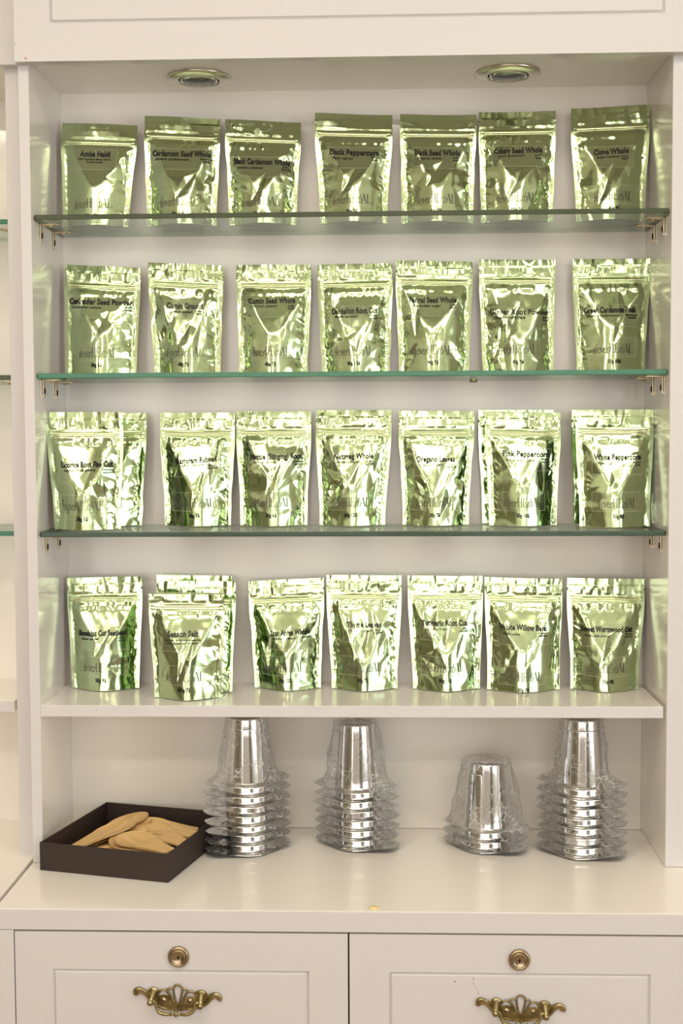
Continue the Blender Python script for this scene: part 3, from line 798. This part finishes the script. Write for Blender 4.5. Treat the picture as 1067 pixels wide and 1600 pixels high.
class Sheet:
    """collects flat label pieces and wraps them on a pouch front"""
    def __init__(self, P): self.P = P; self.V = []; self.F = []; self.M = []; self.n = 0
    def add(self, V, Fc, mi, off):
        p = self.P.at_xz(V[:, 0], V[:, 1], off)
        self.V.append(p); self.F += [tuple(self.n + k for k in f) for f in Fc]; self.M += [mi] * len(Fc); self.n += len(p)
    def text(self, txt, x, z, width, cap, mi, left=False, rot=0.0, off=.0008, **k):
        V, Fc = text2d(txt, **k)
        w = V[:, 0].max(); sx = (width / w) if width else cap / .70; sy = cap / .70
        X = V[:, 0] * sx - (0 if left else w * sx / 2); Z = V[:, 1] * sy
        c, s_ = math.cos(rot), math.sin(rot)
        self.add(np.stack([x + X * c - Z * s_, z + X * s_ + Z * c], -1), Fc, mi, off)
    def film(self, x0, x1, z0, z1, off=.00022):
        nx, nz = 22, 9
        X, Z = np.meshgrid(np.linspace(x0, x1, nx), np.linspace(z0, z1, nz))
        V = np.stack([X.ravel(), Z.ravel()], -1)
        self.add(V, [(j * nx + i, j * nx + i + 1, (j + 1) * nx + i + 1, (j + 1) * nx + i) for j in range(nz - 1) for i in range(nx - 1)], 0, off)
        for (a, b) in (((x0, z0), (x1, z0)), ((x1, z0), (x1, z1)), ((x1, z1), (x0, z1)), ((x0, z1), (x0, z0))):
            pts = [(a[0] + (b[0] - a[0]) * k / 24, a[1] + (b[1] - a[1]) * k / 24) for k in range(25)]
            v, f = ribbon(pts, .00032); self.add(np.array(v), f, 1, off + .0001)
    def make(self, name, mats, parent):
        return mesh_obj(name, np.concatenate(self.V), self.F, mats, parent, mat_idx=self.M)

PXM = .000975
def make_pouch(zs, name, x, y, w, wb, h, lean, tilt, px_c, name_px, name_w, tn, latin, origin, price, seed, label, group, rot=0.0, **kw):
    root = empty('foil_pouch', (x, y, zs)); tag(root, label, 'pouch', group)
    P = Pouch(w, wb, h, lean, tilt, seed, **kw)
    pouch_body(P, root); zip_strip(P, root)
    mats = [MT['film'], MT['film_edge'], MT['print'], MT['grey_print']]
    cx = (name_px - px_c) * PXM if name_px is not None else 0.0
    nw = name_w * PXM
    if name:
        sh = Sheet(P); zc = tn * h - .0035
        ginger = name.startswith('Ginger')
        sh.film(max(cx - max(nw / 2 + .003, .032), -.052), min(cx + max(nw / 2 + .003, .034), .052), zc - .0215, zc + .0115)
        sh.text(name, cx, zc, nw, .0082, 2, bold=(0.018 if ginger else .042), rot=rot, spacing=1.06)
        xl = cx - nw / 2 + .004
        if isinstance(latin, str):
            sh.text(latin, xl, zc - .0068, min(.00265 * len(latin), max(nw * .62, .036)), .0046 if ginger else .0036, 2, left=True, bold=.014, shear=.35, rot=rot, off=.00075)
        else:
            for k, ln in enumerate(latin): sh.text(ln, cx, zc - .0062 - k * .0044, .0019 * len(ln), .0030, 2, bold=.02, rot=rot, off=.00075)
        if origin:
            for k, ln in enumerate(origin): sh.text(ln, cx + nw / 2 - .006, zc - .0052 - k * .0042, .0019 * len(ln), .0028, 2, bold=.02, rot=rot, off=.00075)
        sh.make('product_label', mats, root)
    sh = Sheet(P)
    bx_ = -.0035 if px_c < 900 else .001
    V, Fc, lw = LOGO; bw = .062; sx = bw / lw; zb = .170 * h + (kw.get('vshift', 0))
    if name.startswith('White Willow'): zb -= .012
    sh.film(bx_ - .036, bx_ + .036, zb - .0055, zb + .0225)
    sh.add(np.stack([(V[:, 0] * sx + bx_ - bw / 2), V[:, 1] * .0140 + zb], -1), Fc, 3, .0008)
    if price:
        sh.text(price, bx_ + .001, zb - .0150, .0029 * len(price), .0055, 2, bold=.03, rot=rot)
    sh.make('shop_label', mats, root)
    return root

G = {1: 'green foil pouches on the top glass shelf', 2: 'green foil pouches on the middle glass shelf', 3: 'green foil pouches on the lowest glass shelf', 4: 'green foil pouches on the white shelf'}
ZS = {1: Z_G1, 2: Z_G2, 3: Z_G3, 4: Z_SH}
# row, name, x, y, w, wb, h, lean, tilt, px centre of the pouch, px centre of name, name width px, name height t, latin, origin, price, options
T = [
 (1, 'Amba Haldi', .0627, .130, .1157, .1026, .1590, 1.7, 2.7, 153, 149, 47, .70, ['Wild Turmeric/ Mango Ginger', 'Curcuma amada'], ('', ), '50g 6$', dict(flat_top=.95, crumple=.5, full=.022), 0),
 (1, 'Cardamom Seed Whole', .1939, .130, .1152, .1089, .1671, 0.0, 3.1, 284, 284, 92, .655, 'Elettaria cardamomum', ('Madagascar', 'Feb28'), '40g 11$', dict(flat_top=.7, crumple=.8), 0),
 (1, 'Black Cardamom Whole', .3167, .130, .1147, .1036, .1600, 0.0, 3.1, 410, 409, 90, .595, 'Amomum subulatum', ('India', 'Feb2028'), '50g 11$', dict(flat_top=0, crumple=1.2), -.02),
 (1, 'Black Peppercorn', .4540, .125, .1168, .1028, .1672, 0.1, 2.2, 552, 553, 77, .64, 'Piper nigrum', ('Vietnam', 'Aug28'), '50g 7$', dict(flat_top=.95, crumple=.8), -.02),
 (1, 'Black Seed Whole', .5793, .130, .1146, .1094, .1658, 0.8, 1.2, 683, 682, 71, .64, 'Nigella sativa', ('India', 'Jan28'), '50g 7$', dict(flat_top=.85, crumple=.9), 0),
 (1, 'Celery Seed Whole', .6985, .130, .1151, .1098, .1684, 0.6, -.2, 808, 809, 75, .64, 'Apium graveolens', ('India', 'Feb28'), '50g 7$', dict(flat_top=.6, crumple=1), .03),
 (1, 'Clove Whole', .8371, .130, .1173, .1045, .1741, 0.8, -2.0, 953, 953, 54, .60, 'Syzygium aromaticum', ('India', 'Feb28'), '40g 9$', dict(flat_top=0, crumple=.7), .04),
 (2, 'Corinader Seed Powder', .0675, .130, .1164, .1102, .1695, 0.6, 3.4, 160, 158, 101, .67, 'Coriandrum sativum', ('India', 'Feb28'), '30g 6$', dict(crumple=.8), 0),
 (2, 'Cumin Ground', .2000, .130, .1150, .1038, .1712, -1.4, 3.4, 291, 290, 57, .62, 'Cuminum cyminum', ('India', 'Feb28'), '40g 7$', dict(crumple=1.1), 0),
 (2, 'Cumin Seed Whole', .3308, .130, .1145, .1072, .1689, 0.1, .5, 427, 425, 73, .67, 'Cuminum cyminum', ('India', 'Feb28'), '40g 7$', dict(crumple=.9), .03),
 (2, 'Dandelion Root Cut', .4563, .130, .1140, .1067, .1692, -.4, -.9, 555, 554, 72, .57, 'Radix taraxaci', ('Ukraine', 'Feb2028'), '90g 15$', dict(crumple=1.2), .02),
 (2, 'Fennel Seed Whole', .5744, .130, .1164, .1082, .1724, 0.3, 1.5, 678, 676, 74, .65, 'Foeniculum vulgar', ('India', 'Mar28'), '90g 7$', dict(crumple=.9), 0),
 (2, 'Ginger Root Powder', .7011, .130, .1149, .1087, .1731, -.2, .5, 808, 811, 95, .535, 'Zingiber officinale', ('India', 'Mar28'), '40g 7$', dict(crumple=1.2, flat_top=.4), 0),
 (2, 'Green Cardamom Pods', .8392, .130, .1162, .1043, .1732, 1.2, .1, 954, 951, 81, .545, 'Elettaria cardamomum', ('Madagascar', 'Feb2028'), '30g 10$', dict(crumple=1, flat_top=.3), .01),
 (3, 'Licorice Root Fine Cut', .0627, .048, .1140, .1012, .1734, -2.2, .3, 133, 137, 79, .555, 'Glycyrrhiza glabra', ('Pakistan', 'June2028'), '30g 5$', dict(crumple=1.2), .02),
 (3, 'Marjoram Rubbed', .2142, .125, .1154, .1032, .1732, -.6, .3, 308, 307, 65, .58, 'Origanum majorana', ('Egypt', 'June2028'), '20g 7$', dict(crumple=1.1), .07),
 (3, 'Nettle (Stinging) Root', .3304, .125, .1150, .1037, .1745, -.2, .3, 427, 432, 82, .605, 'Urtica dioica', ('Ukraine', 'Sep2028'), '20g 6$', dict(crumple=1.2), .02),
 (3, 'Nutmeg Whole', .4501, .125, .1154, .1023, .1758, .9, .3, 553, 554, 62, .60, 'Myristica fragrans', ('India', 'Jan2028'), '60g 12$', dict(crumple=1.1), .02),
 (3, 'Oregano Leaves', .5765, .125, .1149, .1019, .1736, .7, .8, 682, 681, 62, .58, 'Origanum vulgare', ('Turkey', 'July2028'), '20g 7$', dict(crumple=1.1), .01),
 (3, 'Pink Peppercorn', .7071, .112, .1141, .1040, .1714, .4, 1.3, 816, 820, 73, .63, 'Schinus terebinthifolia', ('Brazil', 'Aug28'), '30g 10$', dict(crumple=.9, back=.010), -.02),
 (3, 'White Peppercorn', .8384, .080, .1145, .1046, .1734, .5, .3, 960, 963, 71, .595, 'Piper nigrum', ('Vietnam', 'Aug28'), '50g 8$', dict(crumple=.8, flat_top=.5), .01),
 (4, 'Rosehips Cut Seedless', .0684, .125, .1169, .1065, .1707, -1.1, -.9, 164, 162, 77, .51, 'Rosa canina', ('Chile', 'Nov28'), '50g 9$', dict(crumple=.8), .01),
 (4, 'Season Salt', .2069, .055, .1133, .1032, .1660, -.7, .5, 293, 288, 47, .58, ['Sea salt garlic onion paprika', 'black pepper sumac celery'], ('', ), '100g 7$', dict(crumple=.7, fold=.07, leanback=.008, back=.008), .01),
 (4, 'Star Anise Whole', .3494, .130, .1164, .1050, .1664, -.9, -2.9, 448, 454, 64, .52, 'Illicium verum', ('Vietnam', ), '40g 12$', dict(crumple=1.4), .03),
 (4, 'Thyme Leaves', .4676, .125, .1153, .1030, .1733, -.2, .1, 568, 568, 55, .57, 'Thymus vulgaris', ('Egypt', 'Oct2028'), '30g 7$', dict(crumple=1.1), .01),
 (4, 'Turmeric Root Cut', .5929, .125, .1148, .1045, .1722, -.4, .1, 696, 694, 72, .59, 'Curcuma longa', ('India', 'Oct2028'), '80g 11$', dict(crumple=1.0), .01),
 (4, 'White Willow Bark', .7094, .120, .1179, .1116, .1692, .5, 1.5, 818, 817, 75, .565, 'Salix alba', ('Albania', 'Mar2028'), '30g 7$', dict(crumple=1.1), -.03),
 (4, 'Sweet Wormwood Cut', .8327, .125, .1177, .1046, .1680, 1.5, 1.0, 945, 946, 83, .55, 'Artemisia annua', ('Canada', 'Oct2027'), '10g 4$', dict(crumple=1.1, flat_top=.3), -.02),
]
SN = {1: 'top glass shelf', 2: 'middle glass shelf', 3: 'lowest glass shelf', 4: 'white shelf'}
for i, (row, nm, x, y, w, wb, h, lean, tilt, pc, npx, nwp, tn, lat, org, pr, kw, rot) in enumerate(T):
    org = tuple(o_ for o_ in org if o_)
    make_pouch(ZS[row] + .0002, nm, x, y, w, wb, h, lean, tilt, pc, npx, nwp, tn, lat, org, pr, 11 + i * 7,
               'shiny green foil pouch labelled %s, on the %s' % (nm, SN[row]), G[row], rot=rot, **kw)
B = [
 (3, .0768, .128, .1150, .1040, .1733, -.3, .3, 'green foil pouch half hidden behind the Licorice Root pouch', dict(crumple=1.1, full=.024)),
 (3, .7005, .155, .1159, .1056, .1749, .4, .3, 'green foil pouch peeking out behind the Pink Peppercorn pouch', dict(crumple=1, full=.010, back=.008, leanback=.008)),
 (3, .8410, .147, .1153, .1071, .1741, .9, .3, 'green foil pouch peeking out behind the White Peppercorn pouch', dict(crumple=1, full=.014, back=.010, leanback=.012)),
 (4, .2153, .097, .1155, .1073, .1675, -.3, .5, 'green foil pouch right behind the Season Salt pouch, middle of three', dict(crumple=1, full=.018, back=.010)),
 (4, .2042, .140, .1166, .1052, .1721, -.4, 1.0, 'green foil pouch at the back of the three around Season Salt', dict(crumple=.9, full=.016, back=.010, leanback=.014)),
]
for i, (row, x, y, w, wb, h, lean, tilt, lb, kw) in enumerate(B):
    make_pouch(ZS[row] + .0002, '', x, y, w, wb, h, lean, tilt, 300, None, 0, .6, '', None, '', 401 + i * 13, lb, G[row], **kw)

# ------------------------------------------------------------------ tray with wooden spoons
AX = Vector((0.1938, -0.0496, 0)).normalized(); TA = math.atan2(AX.y, AX.x)
tray = empty('card_tray', (0.0035, -0.0300, Z_K + .0003), TA); tag(tray, 'shallow dark brown card tray full of wooden spoons on the countertop', 'tray')
TW, TD, TH, TT = .2000, .2100, .0405, .0022
bm = bmesh.new()
bx(bm, 0, TW, 0, TT, 0, TH, bevel=.0005); bx(bm, 0, TW, TD - TT, TD, 0, TH, bevel=.0005)
bx(bm, 0, TT, TT, TD - TT, 0, TH, bevel=.0005); bx(bm, TW - TT, TW, TT, TD - TT, 0, TH, bevel=.0005)
bm_obj('tray_wall', bm, MT['tray'], tray)
box_obj('tray_floor', (TT, TW - TT, TT, TD - TT, 0.0, .002), MT['tray_base'], tray)

def make_spoon():
    """pale wooden spoon: egg-shaped shallow bowl tapering into a flat handle; long axis +x"""
    L, n, m = .122, 52, 12
    UB = .58; BW = .0270
    V, Fc = [], []
    for i in range(n + 1):
        u = i / n
        w1 = BW * math.sqrt(max(0, 1 - ((u - UB / 2) / (UB / 2)) ** 2)) if u < UB else 0
        if u > UB / 2: w1 = max(w1, BW * max(0, 1 - ((u - UB / 2) / .95)) ** 1.0)
        w2 = .0080 + .0025 * max(0, (u - .5) / .5) if u > .3 else 0
        bw = (w1 ** 4 + w2 ** 4) ** .25
        if u > .97: bw *= math.sqrt(max(0.03, 1 - ((u - .97) / .03) ** 2))
        bw = max(bw, .0006)
        for j in range(m + 1):
            v = j / m * 2 - 1
            dish = -.0050 * max(0, 1 - ((u - UB / 2) / .24) ** 2) * (1 - v * v)
            V.append((L * u - .0365, v * bw, dish))
    C = m + 1; N = len(V)
    V += [(a, b, c - .0018) for a, b, c in V]
    for i in range(n):
        for j in range(m):
            a = i * C + j; Fc.append((a, a + C, a + C + 1, a + 1)); Fc.append((N + a, N + a + 1, N + a + C + 1, N + a + C))
    for i in range(n):
        for j in (0, m):
            a = i * C + j; q = (a, N + a, N + a + C, a + C); Fc.append(q if j else q[::-1])
    for j in range(m):
        for i in (0, n):
            a = i * C + j; q = (a, a + 1, N + a + 1, N + a); Fc.append(q if i else q[::-1])
    me = bpy.data.meshes.new('spoon'); me.from_pydata(V, [], Fc); me.materials.append(MT['wood']); me.polygons.foreach_set('use_smooth', [True] * len(me.polygons)); me.update()
    return me
spoon_me = make_spoon()
# (tray x, tray y, z, yaw deg of the handle, pitch deg, roll deg, bowl scale)
SP = [
 (.060, .050, .007, 10, 0, 3), (.060, .140, .008, 268, 0, -4), (.110, .160, .009, -6, 0, 2), (.100, .110, .012, -50, 0, 2), (.100, .050, .012, 5, 0, 2),
 (.110, .098, .012, 240, 3, 12), (.098, .102, .0165, 242, 4, 12), (.084, .106, .022, 244, 5, 12), (.072, .148, .026, 246, 6, 10),
 (.060, .160, .031, 248, 7, 8), (.062, .110, .0335, 248, 7, 8),
 (.086, .172, .022, -4, 0, 4), (.094, .160, .027, -6, 0, 6), (.104, .146, .030, -14, 0, 7), (.120, .122, .030, -30, 0, 6),
 (.096, .036, .022, 0, 0, 2), (.108, .074, .030, -26, 0, 6), (.116, .071, .034, -28, 0, 5),
]
SPL = {10: 'large pale wooden spoon lying on top at the left of the dark tray',
       9: 'pale wooden spoon at the back of the left heap, its bowl highest',
       17: 'pale wooden spoon lying on top in the middle of the tray, bowl towards the viewer',
       14: 'pale wooden spoon just behind the middle pair, handle towards the right wall of the tray',
       13: 'pale wooden spoon in the right rear of the tray, topmost of the rear heap',
       15: 'pale wooden spoon lying along the front wall inside the tray'}
for i, (x, y, z, yaw, pit, rol) in enumerate(SP):
    o = bpy.data.objects.new('wooden_spoon', spoon_me); COL.objects.link(o)
    p = Matrix.Rotation(TA, 3, 'Z') @ Vector((x, y, 0))
    o.location = (tray.location.x + p.x, tray.location.y + p.y, tray.location.z + z)
    o.rotation_euler = (math.radians(rol), math.radians(pit), math.radians(yaw) + TA)
    s = 1 + .04 * math.sin(i * 2.1); o.scale = (s, s * 1.05, 1)
    tag(o, SPL.get(i, 'pale wooden spoon partly buried in the pile in the dark brown tray'), 'spoon', 'wooden spoons in the tray')

# ------------------------------------------------------------------ wrapped steel cups
def brim_r(a, k=1.0):
    """pointed oval outline"""
    c, s_ = math.cos(a), math.sin(a)
    ex = .0690; ey = .0430
    r1 = (abs(c / .0690) ** 2.6 + abs(s_ / .0300) ** 2.6) ** (-1 / 2.6)
    r = (r1 ** 8 + .0370 ** 8) ** (1 / 8)
    r = min(r, .0665 / max(abs(c), .3) ** .35)
    return r * k
RT, RB, CH = .0262, .0325, .1000
def make_cup_mesh():
    n = 72; rows = []
    def ring(r, z): return [(r * math.cos(2 * math.pi * i / n), r * math.sin(2 * math.pi * i / n), z) for i in range(n)]
    rows.append(ring(.0004, CH - .0012)); rows.append(ring(.0215, CH - .0012)); rows.append(ring(.0235, CH)); rows.append(ring(RT - .0004, CH - .0004)); rows.append(ring(RT, CH - .0022))
    for k in range(1, 9): rows.append(ring(RT + (RB - RT) * k / 8, (CH - .0022) * (1 - k / 8) + .006 * k / 8))
    rows.append(ring(RB + .0010, .0038))
    for q in (.12, .3, .5, .75, .95, 1.0):
        rr = []
        for i in range(n):
            a = 2 * math.pi * i / n; R0 = RB + .0016; R1 = brim_r(a)
            r = R0 + (R1 - R0) * q
            tip = max(0, abs(math.cos(a)) - .3) ** 2
            z = .0028 * (1 - q) ** 2 + .0016 - .0018 * q * (1 - abs(math.cos(a))) + .0100 * tip * q * q
            if q == 1.0: z -= .0007
            rr.append((r * math.cos(a), r * math.sin(a), z))
        rows.append(rr)
    V = [p for r in rows for p in r]; Fc = []
    for j in range(len(rows) - 1):
        for i in range(n): Fc.append((j * n + i, (j + 1) * n + i, (j + 1) * n + (i + 1) % n, j * n + (i + 1) % n))
    Fc.append(tuple(range(n)))
    me = bpy.data.meshes.new('cup_body'); me.from_pydata(V, [], Fc); me.materials.append(MT['steel'])
    me.polygons.foreach_set('use_smooth', [True] * len(me.polygons)); me.update()
    return me
cup_me = make_cup_mesh()
def make_wrap_mesh(seed, full, top_room=.003, bulge=.010):
    """cling film: hugs the brim; on a topmost cup also tents over the body"""
    n, m_ = 96, (34 if full else 12)
    nz = Noise(seed); V = []
    for j in range(m_ + 1):
        q = j / m_
        for i in range(n):
            a = 2 * math.pi * i / n
            if full:
                # profile from brim edge (q=0) to crown (q=1)
                R1 = brim_r(a) + .0012
                if q < .25: k = q / .25; r = R1 * (1 - k) + (RB + bulge) * k; z = .004 + .016 * k ** 1.5
                elif q < .82: k = (q - .25) / .57; r = (RB + bulge) * (1 - k) + (RT + bulge * .45) * k; z = .020 + (CH - .018) * k
                else: k = (q - .82) / .18; r = (RT + bulge * .45) * (1 - k) + .0005; z = CH + .002 + top_room * math.sin(k * math.pi / 2)
            else:
                R1 = brim_r(a) - .0006
                k = q; r = R1 * (1 - k) + (RB + .0016) * k; tp = max(0, abs(math.cos(a)) - .3) ** 2
                z = .0030 + .0075 * tp * (1 - k) ** 2 + .0080 * k ** 1.5 + .0030 * math.sin(k * math.pi)
            amp = (.0024 if full else .0009) * (1 - .5 * abs(2 * q - 1))
            ca, sa = math.cos(a), math.sin(a)
            w1 = nz(ca * 5 + 11, sa * 5 + q * 7 + 9) + .6 * (1 - 2 * abs(nz(ca * 11 + 21, sa * 11 + q * 9 + 31))) + .4 * nz(ca * 22 + 5, sa * 22 + q * 24)
            if not full or q < .2: amp *= .35 + .65 * abs(sa) ** 1.5 + .2 * q
            r2 = max(r + amp * float(w1) * (1.4 if full else 1.0), .0004 if q > .97 else (RB + .0008 if (full and q < .6) else 0.0005))
            if full and .25 <= q < .85: r2 = max(r2, RB - (RB - RT) * (z / CH) + .0008)
            z2 = z + amp * .5 * float(nz(ca * 9 + 3, sa * 9 + q * 15 + 17))
            if full and q > .82: z2 = min(max(z2, CH + .0008), CH + .0026 + top_room)
            V.append((r2 * ca, r2 * sa, z2))
    Fc = [(j * n + i, j * n + (i + 1) % n, (j + 1) * n + (i + 1) % n, (j + 1) * n + i) for j in range(m_) for i in range(n)]
    me = bpy.data.meshes.new('plastic_wrap'); me.from_pydata(V, [], Fc); me.materials.append(MT['wrap'])
    me.polygons.foreach_set('use_smooth', [True] * len(me.polygons)); me.update()
    return me
wraps = [make_wrap_mesh(s_, False) for s_ in (3, 8, 15, 23)]
ORD = ['lowest', 'second lowest', 'third lowest', 'fourth lowest', 'fifth lowest', 'sixth lowest', 'seventh lowest', 'topmost']
def stack(x, y, n, yaw, where, seed, bulge=.010, step=.01445, room=.003):
    rr = random.Random(seed)
    for k in range(n):
        t = empty('steel_cup', (x + rr.uniform(-.0012, .0012), y + rr.uniform(-.001, .001), Z_K + .0030 + k * step), math.radians(yaw + rr.uniform(-4, 4)))
        if k < n - 1: t.rotation_euler = (math.radians(rr.uniform(-.5, .5)), math.radians(rr.uniform(-.8, .8)), t.rotation_euler.z)
        c = bpy.data.objects.new('cup_body', cup_me); COL.objects.link(c); c.parent = t
        top = k == n - 1
        me = make_wrap_mesh(seed * 5 + 1, True, room, bulge) if top else wraps[(k + seed) % 4]
        wv = bpy.data.objects.new('plastic_wrap', me); COL.objects.link(wv); wv.parent = t
        if not top: wv.rotation_euler = (0, 0, math.pi * (k % 2))
        o_ = 'topmost' if top else ORD[k]
        tag(t, 'upturned steel cup in clear wrap, %s in %s' % (o_, where), 'cup', 'wrapped steel cups in %s' % where)
stack(.2935, .0640, 8, 26, 'the stack beside the dark tray', 1, .009, room=.0015)
stack(.4560, .0900, 7, -20, 'the stack second from the left', 2, .013)
stack(.6500, .0850, 3, -30, 'the short stack of three', 3, .020, room=.006)
stack(.7900, .0600, 8, -24, 'the rightmost stack', 4, .006, room=.0015)
